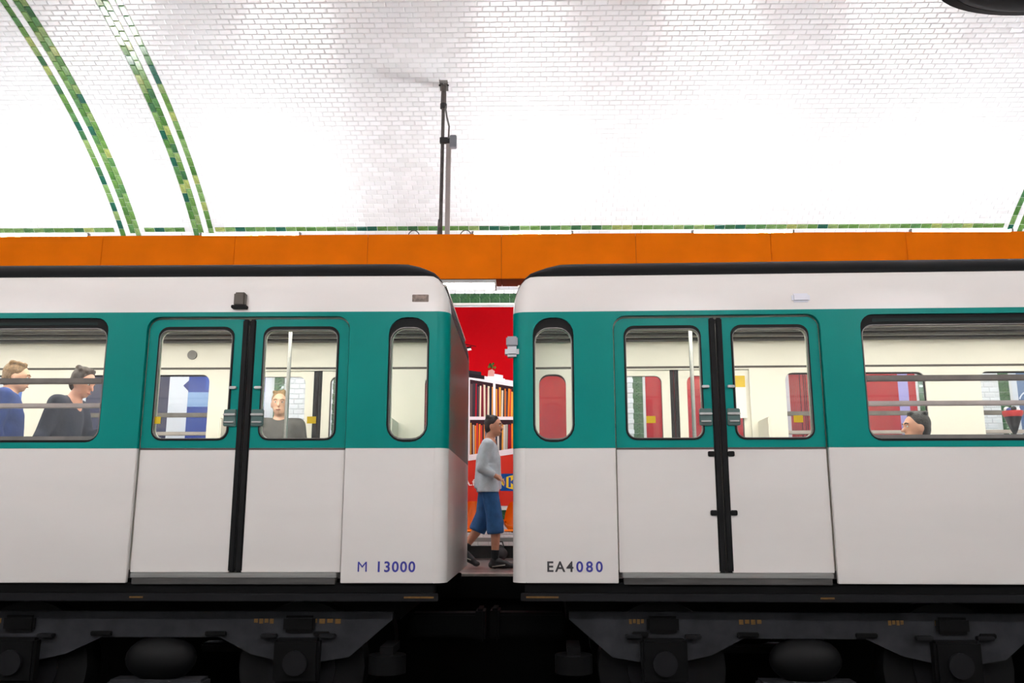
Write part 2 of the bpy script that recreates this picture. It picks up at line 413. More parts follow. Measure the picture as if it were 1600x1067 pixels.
# ---- orange light beams with tubes
BZ0, BZ1 = 3.385, 3.945
M_TUBE_T = emit_mat('tube_glow_upper', (252, 252, 255), TUBE_TOP)
M_TUBE_U = emit_mat('tube_glow_under', (252, 252, 255), TUBE_UNDER)
M_TUBE_N = emit_mat('tube_glow_opposite', (252, 252, 255), TUBE_NEAR)
M_HOUSE = mat('lamp_white_enamel', (230, 230, 226), rough=.35, noise=.03)
ORD = ['first', 'second', 'third', 'fourth', 'fifth', 'sixth']
def from_hanger(x, what, where, seen_=[]):
    if where != 'over the far platform': return what + ' ' + where
    k = 0
    side = 'towards the two green arches' if x < HX else 'opposite the two green arches'
    k = sum(1 for a, w, s_ in seen_ if w == what and s_ == side); seen_.append((x, what, side))
    return ORD[k] + ' ' + what + ' from the hanger, ' + side
HX = on_depth(690, 250, 10.1).x
def beam(Yf, sgn, label, glowT, glowU, where):
    root = thing('light_beam', label, 'light housing', (0, Yf, BZ0))
    hh = BZ1 - BZ0
    x = -.285 - 1.62 * 7
    pm = bmesh.new(); bx(pm, .002, 1.618, 0, sgn * .02, 0, hh, .003)
    po = obj('panel', pm, M_ORANGE, root, loc=(x, 0, 0))
    for k in range(1, 15): link('panel', po.data, root, (x + 1.62 * k, 0, 0))
    b2 = bmesh.new(); bx(b2, -11.6, 12.9, sgn * .0205, sgn * .026, .02, hh - .005); obj('backing', b2, M_ORANGE_SHADE, root)
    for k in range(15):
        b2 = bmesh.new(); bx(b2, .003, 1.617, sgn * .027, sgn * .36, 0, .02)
        if k == 0: uo = obj('underside_panel', b2, M_ORANGE_SHADE, root, loc=(x, 0, 0))
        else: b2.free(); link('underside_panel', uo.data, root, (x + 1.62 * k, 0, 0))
    b2 = bmesh.new(); bx(b2, -11.6, 12.9, sgn * .341, sgn * .36, .0205, hh - .001); obj('back_panel', b2, M_ORANGE_SHADE, root)
    b2 = bmesh.new(); bx(b2, -11.6, 12.9, sgn * .02, sgn * .34, hh - .03, hh - .0005); obj('lamp_tray', b2, M_HOUSE, root)
    # tubes on top, tube troughs underneath
    starts = [on_depth(p, 365, 10.0).x for p in (300, 735, 1088, 1438)]
    starts = [starts[0] - 2.66 * k for k in (3, 2, 1)] + starts + [starts[-1] + 2.66 * k for k in (1, 2)]
    for sx in sorted(starts, key=lambda v: abs(v + .6 - HX)):
        t = thing('fluorescent_lamp', from_hanger(sx + .6, 'lit tube atop orange beam', where), 'lamp', (sx, Yf + sgn * .27, BZ1), 0, 'tubes on top of the beam ' + where)
        b2 = bmesh.new(); bx(b2, 0, 1.26, -.03, .03, 0, .05, .004); obj('batten', b2, M_HOUSE, t)
        b2 = bmesh.new(); tube(b2, (.03, 0, .094), (1.23, 0, .094), .019, seg=10); obj('tube', b2, glowT, t, True)
        for xx in (.012, 1.248):
            b2 = bmesh.new(); bx(b2, xx - .014, xx + .014, -.022, .022, .04, .122, .003); obj('tube_holder', b2, M_DSTEEL, t)
        # an unlit spare batten between the lit ones
        b2 = bmesh.new(); bx(b2, 1.30, 2.56, -.02, .02, 0, .085, .004)
        sp = tag(obj('lamp_batten', b2, M_DSTEEL, loc=(sx, Yf + sgn * .27, BZ1)), from_hanger(sx + 1.9, 'unlit batten atop orange beam', where), 'lamp batten', 'unlit battens on the beam ' + where)
    ex = on_depth(775, 440, 10.05).x
    for k in sorted(range(-4, 5), key=lambda k: abs(ex - .62 + 2.66 * k - HX)):
        sx = ex - 1.24 + 2.66 * k
        t = thing('under_beam_lamp', from_hanger(sx + .62, 'trough lamp under orange beam', where), 'lamp', (sx, Yf + sgn * .19, BZ0 - .05), 0, 'trough lamps under the beam ' + where)
        b2 = bmesh.new()
        prism(b2, [(-.15, .05), (.15, .05), (.13, .012), (.02, .03), (-.02, .03), (-.13, .012)], 0, 1.24, 'x')
        obj('trough', b2, M_HOUSE, t)
        for yy in (-.075, .075):
            b2 = bmesh.new(); tube(b2, (.02, yy, .005), (1.22, yy, .005), .016, seg=10); obj('tube', b2, glowU, t, True)
        for xx in (.01, 1.23):
            b2 = bmesh.new(); bx(b2, xx - .01, xx + .01, -.14, .14, -.015, .045); obj('end_cap', b2, M_HOUSE, t)
beam(10.0, 1, 'long orange panelled light beam hung over the far platform', M_TUBE_T, M_TUBE_U, 'over the far platform')
beam(2 * YC - 10.0, -1, 'long orange panelled light beam hung over the platform facing the train', M_TUBE_N, M_TUBE_N, 'facing the train')

# ---- hanger of the beam
HY = 10.10
hx = on_depth(690, 250, HY).x
th_h = next(t for t in _th if vault(t).y < HY); hz = vault(th_h).z
_p = vault(th_h); h = thing('beam_hanger', 'dark grey hanger pole from the vault to the orange beam', 'hanger pole', (hx, HY, BZ1))
L_ = hz - BZ1
M_POLE = mat('weathered_pole', (96, 88, 84), rough=.55, metal=.2, noise=.35, nscale=14)
bm = bmesh.new(); tube(bm, (0, 0, 0), (.012, 0, L_ - .12), .023, .021, 12); tube(bm, (-.008, 0, 0), (-.004, 0, .22), .034, .026, 12); obj('pole', bm, M_POLE, h, True)
bm = bmesh.new(); tube(bm, (.012, 0, L_ - .28), (.014, -.02, L_ - .02), .036, .03, 12); obj('top_socket', bm, M_POLE, h, True)
en = -Vector((0, VB * math.cos(th_h) , VA * math.sin(th_h))).normalized()
bm = bmesh.new(); bx(bm, -.055, .055, -.09, .09, -.012, .012, .003)
bmesh.ops.transform(bm, matrix=Matrix.Translation((.014, -.0, L_ + .0)) @ en.to_track_quat('Z', 'Y').to_matrix().to_4x4(), verts=bm.verts[:]); obj('ceiling_plate', bm, M_DSTEEL, h)
for sx_ in (-.038, .066):
    bm = bmesh.new(); ball(bm, (sx_, -.02, L_ - .015), .013); obj('bolt', bm, M_WIRE, h, True)
bm = bmesh.new(); tube(bm, (.012, 0, L_ - .32), (.012, 0, L_ - .26), .042, seg=12); obj('collar', bm, M_WIRE, h, True)
bm = bmesh.new(); bx(bm, .055, .115, -.02, .02, .0, L_ - .80, .005); obj('conduit', bm, mat('grey_conduit', (168, 158, 154), rough=.5, noise=.08), h)
bm = bmesh.new(); bx(bm, .10, .185, -.05, .03, L_ - .86, L_ - .70, .008); obj('junction_box', bm, mat('grey_box', (128, 130, 136), rough=.45, noise=.1), h)
bm = bmesh.new(); bx(bm, -.025, .1, -.03, .03, L_ - .79, L_ - .72, .004); obj('clamp', bm, M_WIRE, h)
bm = bmesh.new(); path(bm, [(.035, -.02, L_ - .3), (.06, -.03, L_ - .45), (.09, -.03, L_ - .58), (.085, -.03, L_ - .74)], .011); obj('cable', bm, M_DSTEEL, h, True)
for cxp in (647, 728):
    cx = on_depth(cxp, 362, 10.08).x
    bm = bmesh.new(); path(bm, [(.07 * math.cos(a), 0, .085 * math.sin(a)) for a in [PI * i / 10 for i in range(11)]], .006, 6)
    tag(obj('cable_loop', bm, M_WIRE, smooth=True, loc=(cx, 10.06, BZ1 - .015)), 'black cable loop standing out of the orange beam beside the hanger', 'cable', 'cable loops beside the hanger')

# ---- dark fitting hanging in the upper corner
fy = 4.6
c = on_depth(1645, -40, fy); e = on_depth(1466, -40, fy); b = on_depth(1645, 27, fy)
ra = (c - e).length
f = thing('hanging_fitting', 'dark grey shallow oval fitting hanging from the vault', 'fitting', (c.x, fy, c.z))
def lathe(bm, prof, seg=48, sx=1, sy=1):
    rings = [[bm.verts.new((r * sx * math.cos(2 * PI * i / seg), r * sy * math.sin(2 * PI * i / seg), z)) for i in range(seg)] for r, z in prof]
    for a, b_ in zip(rings, rings[1:]):
        for i in range(seg): bm.faces.new((a[i], a[(i + 1) % seg], b_[(i + 1) % seg], b_[i]))
M_FIT = mat('charcoal_shell', (44, 44, 46), spec=.08, rough=.75, noise=.1)
bm = bmesh.new(); lathe(bm, [(.001, -.10), (ra * .4, -.09), (ra * .7, -.06), (ra * .86, -.03), (ra * .9, 0)], sy=.6); obj('bowl', bm, M_FIT, f, True)
bm = bmesh.new(); lathe(bm, [(ra * .86, -.032), (ra * .99, -.02), (ra, .0), (ra * .99, .03), (ra * .86, .05)], sy=.6); obj('rim', bm, mat('black_rim', (36, 36, 38), spec=.1, rough=.7, noise=.1), f, True)
bm = bmesh.new(); lathe(bm, [(ra * .88, .045), (ra * .5, .14), (ra * .12, .17), (.001, .17)], sy=.6); obj('cover', bm, M_FIT, f, True)
zt = Z0 + VB * math.sqrt(1 - ((fy - YC) / VA) ** 2)
bm = bmesh.new(); tube(bm, (0, 0, .16), (0, 0, zt - c.z), .018); obj('rod', bm, M_WIRE, f, True)

# ================================================================== POSTERS
def poster(name, label, x0, x1, shapes):
    """flat printed sheet; shapes = [(polygon in x,z world metres, colour)], later ones printed over earlier ones"""
    bm = bmesh.new(); lay = bm.loops.layers.float_color.new('ink')
    def face(pts, col, y):
        vs_ = [bm.verts.new((p[0] - x0, y, p[1] - PZ0)) for p in pts]
        f = bm.faces.new(vs_)
        for l in f.loops: l[lay] = lin(col)
        f.normal_update()
        if f.normal.y > 0: f.normal_flip()
    for i, (pts, col) in enumerate(shapes): face(pts, col, -.0022 - i * .00003)
    o = obj(name, bm, print_mat(), fix=False, loc=(x0, WALL_Y - .004, PZ0))
    return tag(o, label, 'poster')
def R_(x0, z0, x1, z1): return [(x0, z0), (x1, z0), (x1, z1), (x0, z1)]
def wp(px, py):
    p = on_depth(px, py, WALL_Y); return (p.x, p.z)
def WQ(*pts): return [wp(*p) for p in pts]
red, red2 = (166, 2, 11), (200, 52, 40)
sh = [(R_(PB[0], PZ0, PB[1], PZ1), red)]
sh.append((WQ((540, 742), (960, 668), (960, 790), (540, 790)), red2))
sl = .165                                          # the printed shelf falls to the right in the photo of the room
def sy(x, y): return y + (x - 765) * sl
def band(xa, xb, ya, yb, col, s1=1.0, s2=1.0):
    sh.append((WQ((xa, ya + (xa - 765) * sl * s1), (xb, ya + (xb - 765) * sl * s1), (xb, yb + (xb - 765) * sl * s2), (xa, yb + (xb * 0 + xa - 765) * sl * s2)), col))
band(689, 815, 596, 710, (52, 32, 36), 1, -.9)     # dark inside of the shelf
cols = [(120, 40, 50), (200, 190, 180), (60, 52, 58), (226, 120, 40), (150, 30, 40), (214, 196, 170), (40, 44, 60), (190, 60, 50), (170, 160, 150), (96, 70, 70), (222, 150, 60), (84, 24, 34), (200, 140, 120), (120, 116, 122)]
random.seed(11)
def spines(xa, xb, ytop, ybot, s1, s2):
    x = xa
    while x < xb - 1:
        w = random.uniform(1.4, 3.4); c_ = random.choice(cols); t = random.uniform(0, 5); lean = random.uniform(-.4, 1.2)
        x2 = min(x + w, xb)
        sh.append((WQ((x + lean, ytop + t + (x - 765) * sl * s1), (x2 + lean, ytop + t + (x2 - 765) * sl * s1), (x2, ybot + (x2 - 765) * sl * s2), (x, ybot + (x - 765) * sl * s2)), c_))
        x = x2 + random.uniform(0, .5)
dv = [692, 732, 772, 812]
for a, b in zip(dv, dv[1:]):
    spines(a + 3, b - 2, 602, 651, 1, -.02); spines(a + 3, b - 2, 660, 709, -.02, -.9)
wht = (232, 214, 216)
band(689, 815, 589, 598, wht, 1, 1); band(689, 815, 651, 656, wht, 0, 0); band(689, 815, 706, 715, wht, -.9, -.9)
for d in dv: band(d - 1.6, d + 2.2, 592, 710, wht, 1, -.9)
band(715, 757, 588, 594, (34, 28, 32), .8, .8); band(717, 752, 583, 588, (46, 38, 42), .8, .8)       # turntable
band(762, 789, 588, 593, (238, 236, 236), 1, 1); band(764, 786, 583, 588, (222, 222, 226), 1, 1)    # papers
sh.append((WQ((762, 588), (772, 588), (773, 580), (769, 577), (763, 579)), (196, 140, 130)))            # glass vase
for q in range(12):
    a = random.uniform(-1, 1); cx, cy = 768 + a * 7, 575 - random.uniform(0, 6)
    sh.append((WQ((cx - 1.6, cy), (cx, cy + 2), (cx + 2, cy - 1), (cx, cy - 3)), random.choice([(50, 66, 30), (34, 50, 22), (84, 92, 40)])))
sh.append((WQ((720, 536), (744, 541), (744, 542), (720, 537.5)), (40, 20, 22)))                           # lamp arm
sh.append((WQ((718, 546), (735, 543), (737, 547), (720, 550)), (240, 236, 232))); sh.append((WQ((724, 543), (737, 541), (736, 544), (724, 546)), (30, 24, 26)))
lx0, lx1, ly0, ly1 = 782, 850, 740, 767
sh.append((WQ((lx0, ly0), (lx1, ly0), (lx1, ly1), (lx0, ly1)), (24, 72, 140)))
cxl, cyl = (lx0 + lx1) / 2, (ly0 + ly1) / 2
sh.append((WQ(*[(cxl + 33 * math.cos(a), cyl + 12.3 * math.sin(a)) for a in [2 * PI * i / 40 for i in range(40)]]), (240, 200, 50)))
pb = poster('advertising_poster', 'red poster of a white record shelf with vase and turntable, between the two carriages', *PB, sh)
z_, x_ = wp(0, 760.5)[1], wp(787, 750)[0]
def on_poster(name, txt, px, py, hgt_px, m, width_px, bold):
    x, z = wp(px, py); k = 1 / 105.2
    lettering(name, txt, hgt_px * k / .70, m, pb, (x - PB[0], -.0058, z - PZ0), bold, width_px * k, depth=.0004)
on_poster('logo_lettering', 'IKEA', 787.5, 761, 15, mat('logo_blue', (30, 66, 140), rough=.6, noise=.03), 57, .003)
on_poster('web_address', 'IKEA.fr', 704.5, 758.5, 9.5, mat('print_white', (240, 226, 222), rough=.6, noise=.03), 43, .002)
# the neighbouring posters
x0, x1 = PC; sc = [(R_(x0, PZ0, x1, PZ1), (176, 30, 40))]
for i in range(14):
    xx = x0 + 2.15 + i * .028; sc.append((R_(xx, 1.3, xx + .018, 3.3), random.choice([(90, 24, 34), (140, 60, 60), (60, 20, 30), (206, 190, 190)])))
sc.append((R_(x0 + 1.7, 1.2, x0 + 2.14, 3.4), (206, 196, 200))); sc.append((R_(x0 + .4, 2.45, x0 + 1.1, 2.6), (200, 60, 60)))
sc.append((R_(x0 + 3.75, 1.6, x0 + 3.9, 3.5), (170, 160, 215))); sc.append((R_(x0 + 2.9, 2.34, x0 + 3.2, 2.39), (236, 226, 226)))
poster('advertising_poster', 'dark red poster with a grey column, behind the carriage with the part-black number', *PC, sc)
x0, x1 = PA; sa = [(R_(x0, PZ0, x1, PZ1), (240, 240, 244))]
sa += [(R_(x0 + 1.2, PZ0, x0 + 2.45, PZ1), (58, 58, 84)), (R_(x0 + 2.74, PZ0 + .3, x1 - .1, PZ1 - .2), (38, 66, 150)), (R_(x0 + 2.74, 2.2, x1 - .1, 2.42), (150, 180, 220)), (R_(x0 + 3.0, 2.45, x0 + 3.3, PZ1 - .2), (58, 92, 180)),
       ([(x0 + 2.66, 2.52), (x0 + 2.74, 2.6), (x0 + 2.74, 2.44)], (38, 50, 120)), (R_(x0 + .1, 1.0, x0 + 1.0, 3.2), (70, 110, 190))]
poster('advertising_poster', 'blue and white poster on the tiled wall behind the carriage with the all-blue number', *PA, sa)
x0, x1 = PD; sd = [(R_(x0, PZ0, x1, PZ1), (226, 230, 236)), (R_(x0 + .08, PZ0 + .1, x1 - .1, PZ1 - .1), (96, 122, 160)), (R_(x0 + .08, 1.5, x1 - .1, 2.3), (70, 100, 148))]
for i in range(9):
    a = 2.0 + i * .1; sd.append(([(x0 + .3 + .2 * math.cos(a), 2.25 + .16 * math.sin(a)), (x0 + .3 + .2 * math.cos(a + .1), 2.25 + .16 * math.sin(a + .1)), (x0 + .3 + .22 * math.cos(a + .1), 2.25 + .18 * math.sin(a + .1)), (x0 + .3 + .22 * math.cos(a), 2.25 + .18 * math.sin(a))], (226, 232, 240)))
poster('advertising_poster', 'pale slate-blue poster on the tiled wall behind the big carriage window', *PD, sd)

# ================================================================== CARRIAGES
CW, R0, CL = 2.42, .10, 9.2
ZB, ZM, ZT = .11, 1.105, 2.174
SLIM = (.318 - .16, .318 + .16); WIDE = ((2.69, 4.17), (4.66, 6.14)); DOORS = (1.585, 7.25); DH = .80
ZDT = 2.138
def carriage(label, X, Y, s, rz, number):
    root = thing('metro_carriage', label, 'metro carriage', (X, Y, -1.02), rz)
    D = 1.02
    def fin(name, bm, m, parent=root, smooth=False):
        bmesh.ops.transform(bm, matrix=Matrix.Translation((0, 0, D)) @ Matrix.Diagonal((s, 1, 1, 1)), verts=bm.verts[:])
        return obj(name, bm, m, parent, smooth)
    def Vv(v, far): return CW - v if far else v
    for far in (False, True):
        # ---- lower panels
        for a, b in ((R0, DOORS[0] - DH), (DOORS[0] + DH, DOORS[1] - DH), (DOORS[1] + DH, CL - R0)):
            bm = bmesh.new(); v0, v1 = sorted((Vv(0, far), Vv(.04, far))); bx(bm, a, b, v0, v1, ZB, ZM, .004); fin('lower_panel', bm, M_WHITE)
        # ---- teal window band with its openings
        def door_notch(c):
            r = .1; pts = [(c - DH, ZM)]
            pts += [(c - DH + r - r * math.cos(a), ZDT - r + r * math.sin(a)) for a in [PI / 2 * i / 6 for i in range(7)]]
            pts += [(c + DH - r + r * math.sin(a), ZDT - r + r * math.cos(a)) for a in [PI / 2 * i / 6 for i in range(7)]]
            return pts + [(c + DH, ZM)]
        outer = [(R0, ZT), (R0, ZM)] + door_notch(DOORS[0]) + door_notch(DOORS[1]) + [(CL - R0, ZM), (CL - R0, ZT)]
        holes = [rrect(SLIM[0], SLIM[1], 1.15, 2.128, .135), *[rrect(a, b, 1.15, 2.13, .10) for a, b in WIDE]]
        bm = bmesh.new(); sheet(bm, outer, holes, *sorted((Vv(0, far), Vv(.04, far)))); fin('window_band', bm, M_TEAL)
        # ---- inner cream lining of the same side
        io = [(R0, 2.40), (R0, .2)]
        for c in DOORS: io += [(c - DH + .03, .2), (c - DH + .03, 2.09), (c + DH - .03, 2.09), (c + DH - .03, .2)]
        io += [(CL - R0, .2), (CL - R0, 2.40)]
        ih = [rrect(SLIM[0] + .02, SLIM[1] - .02, 1.18, 2.05, .1), *[rrect(a + .03, b - .03, 1.19, 2.05, .08) for a, b in WIDE]]
        bm = bmesh.new(); sheet(bm, io, ih, *sorted((Vv(.09, far), Vv(.11, far)))); fin('inner_lining', bm, M_CREAM)
        bm = bmesh.new(); bx(bm, R0, CL - R0, *sorted((Vv(.108, far), Vv(.12, far))), 2.105, 2.125); fin('lining_joint', bm, mat('brown_joint', (70, 62, 54), rough=.6, noise=.1))
        # ---- slim and big windows
        for nm, (a, b), r in (('slim_window', SLIM, .135), ('wide_window', WIDE[0], .10), ('wide_window', WIDE[1], .10)):
            bm = bmesh.new(); sheet(bm, rrect(a, b, 1.15, 2.13, r), [rrect(a + .018, b - .018, 1.178, 2.045, r * .8)], *sorted((Vv(.022, far), Vv(.05, far)))); fr = fin(nm, bm, M_BLACK)
            bm = bmesh.new(); bx(bm, a + .008, b - .008, *sorted((Vv(.034, far), Vv(.040, far))), 1.165, 2.06); fin('pane', bm, M_GLASS, fr)
            bm = bmesh.new(); sheet(bm, rrect(a + .012, b - .012, 1.17, 2.052, r * .85), [rrect(a + .019, b - .019, 1.181, 2.043, r * .78)], *sorted((Vv(.018, far), Vv(.024, far)))); fin('bright_trim', bm, M_DSTEEL, fr)
            if nm == 'wide_window':
                for zz, hh, mm in ((1.632, .046, mat('window_bar_dark', (118, 111, 104), rough=.5, noise=.3, nscale=6)), (1.438, .038, mat('window_bar_pale', (178, 168, 162), rough=.5, noise=.12, nscale=6))):
                    bm = bmesh.new(); bx(bm, a + .02, b - .02, *sorted((Vv(.026, far), Vv(.058, far))), zz - hh / 2, zz + hh / 2, .006); fin('window_bar', bm, mm, fr)
                bm = bmesh.new(); bx(bm, a + .02, b - .02, *sorted((Vv(.024, far), Vv(.05, far))), 1.178, 1.20, .004); fin('sill', bm, M_DSTEEL, fr)
                bm = bmesh.new(); bx(bm, a + .1, b - .1, *sorted((Vv(.018, far), Vv(.024, far))), 2.075, 2.10, .004); fin('drip_rail', bm, mat('deep_teal', (6, 30, 28), spec=.2, rough=.5, noise=.1), fr)
        # ---- doors
        for c in DOORS:
            for side in (-1, 1):
                i0, i1 = sorted((c + side * .045, c + side * .79))
                y0, y1 = sorted((Vv(.035, far), Vv(.07, far)))
                bm = bmesh.new(); bx(bm, i0, i1, y0, y1, .185, ZM - .008, .004); leaf = fin('door_leaf', bm, M_WHITE)
                w0, w1 = sorted((c + side * .12, c + side * .71))
                bm = bmesh.new(); sheet(bm, [(i0, ZM), (i1, ZM)] + [(i1 - .085 + .085 * math.cos(q * PI / 12), 2.037 + .085 * math.sin(q * PI / 12)) for q in range(7)] + [(i0, 2.122)] if side > 0 else [(i0, ZM), (i1, ZM), (i1, 2.122)] + [(i0 + .085 - .085 * math.sin(q * PI / 12), 2.037 + .085 * math.cos(q * PI / 12)) for q in range(7)], [rrect(w0, w1, 1.172, 2.045, .075)], y0, y1); fin('upper_panel', bm, M_TEAL, leaf)
                bm = bmesh.new(); sheet(bm, rrect(w0 - .005, w1 + .005, 1.167, 2.062, .08), [rrect(w0 + .008, w1 - .008, 1.18, 2.035, .07)], *sorted((Vv(.027, far), Vv(.04, far)))); fin('window_gasket', bm, M_BLACK, leaf)
                bm = bmesh.new(); sheet(bm, rrect(w0 + .007, w1 - .007, 1.179, 2.036, .07), [rrect(w0 + .012, w1 - .012, 1.184, 2.031, .066)], *sorted((Vv(.024, far), Vv(.04, far)))); fin('bright_trim', bm, M_DSTEEL, leaf)
                bm = bmesh.new(); bx(bm, w0 - .01, w1 + .01, *sorted((Vv(.05, far), Vv(.056, far))), 1.17, 2.05); fin('pane', bm, M_GLASS, leaf)
                bm = bmesh.new(); bx(bm, i0, i1, y0 - .002 if not far else y0, y1 if not far else y1 + .002, ZM - .010, ZM + .004); fin('belt_strip', bm, mat('brown_belt', (74, 60, 56), rough=.5, noise=.15), leaf)
                bm = bmesh.new(); sheet(bm, [(i0, .2), (i1, .2), (i1, 2.09), (i0, 2.09)], [rrect(w0 + .01, w1 - .01, 1.185, 2.03, .07)], *sorted((Vv(.072, far), Vv(.082, far)))); fin('inner_panel', bm, M_CREAM, leaf)
                q0, q1 = sorted((c + side * .003, c + side * .052))
                bm = bmesh.new(); bx(bm, q0, q1, *sorted((Vv(.022, far), Vv(.075, far))), .186, 2.12, .01); fin('rubber_edge', bm, M_BLACK, leaf)
                if not far:
                    h0, h1 = sorted((c + side * .058, c + side * .155))
                    bm = bmesh.new(); bx(bm, h0, h1, .012, .036, 1.275, 1.405, .006); hp = fin('latch_plate', bm, mat('latch_teal_grey', (66, 96, 92), rough=.4, noise=.1), leaf)
                    bm = bmesh.new(); bx(bm, h0, h1, -.008, .014, 1.355, 1.372, .004); bx(bm, h0 + .01, h1 - .01, -.006, .014, 1.30, 1.312, .004); fin('latch_bar', bm, M_STEEL, hp)
                    bm = bmesh.new(); bx(bm, *sorted((c + side * .07, c + side * .125)), .005, .036, 1.565, 1.585, .004); fin('grip', bm, M_STEEL, leaf)
                    for zz in (.62, 1.06):
                        if s > 0:
                            bm = bmesh.new(); bx(bm, *sorted((c + side * .05, c + side * .10)), .02, .04, zz - .02, zz + .02, .005); fin('guide_lug', bm, M_BLACK, leaf)
            bm = bmesh.new(); bx(bm, c - DH + .03, c + DH - .03, *sorted((Vv(.0, far), Vv(.09, far))), .148, .183, .004); fin('door_sill', bm, M_STEEL)
            bm = bmesh.new(); bx(bm, c - DH + .04, c + DH - .04, *sorted((Vv(.005, far), Vv(.09, far))), ZB - .01, .146, .004); fin('step_plate', bm, mat('step_grey', (72, 70, 68), rough=.55, noise=.35, nscale=10, stretch=(.3, 1, 3)))
        # ---- underframe
        bm = bmesh.new(); bx(bm, .09, CL - .09, *sorted((Vv(.03, far), Vv(.2, far))), .035, ZB, .004); fin('solebar', bm, M_UNDER)
        bm = bmesh.new(); bx(bm, .06, CL - .09, *sorted((Vv(.01, far), Vv(.05, far))), -.022, .036, .005); fin('side_rail', bm, M_STRIP)
        # ---- rounded corner posts
        for zz0, zz1, mm in ((ZB, ZM, M_WHITE), (ZM, ZT, M_TEAL)):
            for e in (0, 1):
                bm = bmesh.new(); arc = [PI / 2 * i / 8 for i in range(9)]
                op = [(R0 - R0 * math.sin(a), R0 - R0 * math.cos(a)) for a in arc]; ip = [(R0 - (R0 - .035) * math.sin(a), R0 - (R0 - .035) * math.cos(a)) for a in arc]
                pts = [((CL - u if e else u), Vv(v, far)) for u, v in op + ip[::-1]]
                prism(bm, pts, zz0, zz1, 'z'); fin('corner_post', bm, mm, smooth=True)
    # ---- ends
    for e in (0, 1):
        u0, u1 = (CL - .035, CL) if e else (0, .035)
        for zz0, zz1, mm in ((ZB, ZM, M_WHITE), (ZM, ZT, M_TEAL)):
            bm = bmesh.new(); bx(bm, u0, u1, R0, CW - R0, zz0, zz1); fin('end_panel', bm, mm)
    # ---- cantrail and roof, drooping at the ends
    half = [(0, ZT), (0, 2.25), (.004, 2.33), (.018, 2.41), (.045, 2.475)]
    gut = [(.045, 2.475), (.034, 2.48), (.034, 2.492), (.055, 2.53), (.11, 2.575), (.3, 2.65), (.7, 2.70), (1.21, 2.72)]
    us = [0, .004, .012, .025, .045, .07, .1, .14, .2, .28, .38, .5, .65, CL / 2]
    us = us + [CL - u for u in us[-2::-1]]
    def loft(profile, close=True):
        bm = bmesh.new(); grid = []
        for u in us:
            e = min(u, CL - u)
            inset = R0 - math.sqrt(max(0, R0 ** 2 - (R0 - e) ** 2)) if e < R0 else 0
            kb = 0 if e < .03 else min(1, (e - .03) / .42); kb = math.sin(kb * PI / 2) ** .8
            Rw = .17; kw = (1 - ((Rw - e) / Rw) ** 2) ** .5 if e < Rw else 1
            row = []
            for v, z in profile:
                if z > 2.475: z = 2.475 + (z - 2.475) * kb
                z = ZT + (z - ZT) * kw
                if v < CW / 2: vv = min(v + inset, CW / 2)
                else: vv = max(v - inset, CW / 2)
                row.append(bm.verts.new((u, vv, z)))
            grid.append(row)
        for a, b in zip(grid, grid[1:]):
            for i in range(len(profile) - 1): bm.faces.new((a[i], b[i], b[i + 1], a[i + 1]))
        return bm
    fin('cantrail', loft(half), M_WHITE, smooth=True); fin('cantrail', loft([(CW - v, z) for v, z in half]), M_WHITE, smooth=True)
    fin('roof', loft(gut + [(CW - v, z) for v, z in gut[-2::-1]]), M_ROOF, smooth=True)
    # ---- inside: floor, ceiling, lights, poles, seats
    bm = bmesh.new(); bx(bm, .04, CL - .04, .06, CW - .06, .14, .2); fin('floor_plate', bm, M_CARFLOOR)
    bm = bmesh.new(); bx(bm, .04, CL - .04, .1, CW - .1, 2.40, 2.42); fin('ceiling_panel', bm, M_CREAM)
    for v in (1.72, 1.95, 2.2):
        bm = bmesh.new(); bx(bm, .1, CL - .1, v - .05, v + .05, 2.375, 2.4, .004); fin('ceiling_grille', bm, mat('dark_grille', (44, 40, 36), rough=.6, noise=.2))
    for v in (.5, 1.2):
        for k in range(6):
            a = .25 + k * 1.42
            bm = bmesh.new(); bx(bm, a, a + 1.2, v - .06, v + .06, 2.362, 2.398, .006); fin('ceiling_light', bm, emit_mat('carriage_light', (255, 250, 240), CAR_LIGHT))
    for c in DOORS:
        bm = bmesh.new(); tube(bm, (c, CW / 2, .2), (c, CW / 2, 2.4), .018); fin('grab_pole', bm, M_STEEL, smooth=True)
        for side in (-1, 1):
            bm = bmesh.new(); bx(bm, *sorted((c + side * .83, c + side * .86)), CW - .55, CW - .11, .2, 1.55, .01); fin('draught_screen', bm, M_CREAM)
            bm = bmesh.new(); bx(bm, *sorted((c + side * .83, c + side * .86)), .11, .5, .2, 1.15, .01); fin('draught_screen', bm, M_CREAM)
    for v0 in (.14, CW - 1.0):
        for a, face in number['seats']:
            bm = bmesh.new(); bx(bm, a, a + .42, v0, v0 + .86, .58, .66, .03); st = fin('seat', bm, mat('blue_seat', (44, 60, 120), rough=.8, noise=.2, nscale=30))
            bm = bmesh.new(); b0 = a - .06 if face > 0 else a + .42; bx(bm, b0, b0 + .06, v0, v0 + .86, .62, 1.12, .025); fin('seat_back', bm, MATS['blue_seat'], st)
            bm = bmesh.new(); bx(bm, a + .1, a + .3, v0 + .2, v0 + .6, .2, .58); fin('seat_base', bm, M_DSTEEL, st)
    # stickers on the panes of the first door, notices on the lining
    for du in number['stickers']:
        bm = bmesh.new(); bx(bm, DOORS[0] + du - .035, DOORS[0] + du + .035, .0455, .0475, 1.298, 1.352); fin('yellow_sticker', bm, M_YELLOW)
    bm = bmesh.new(); bx(bm, number['notice'] - .06, number['notice'] + .06, CW - .125, CW - .118, 1.58, 2.03); nt_ = fin('notice', bm, mat('white_notice', (238, 238, 236), rough=.5, noise=.02))
    bm = bmesh.new(); bx(bm, number['notice'] - .055, number['notice'] + .055, CW - .128, CW - .124, 1.9, 2.02); fin('notice_heading', bm, M_YELLOW, nt_)
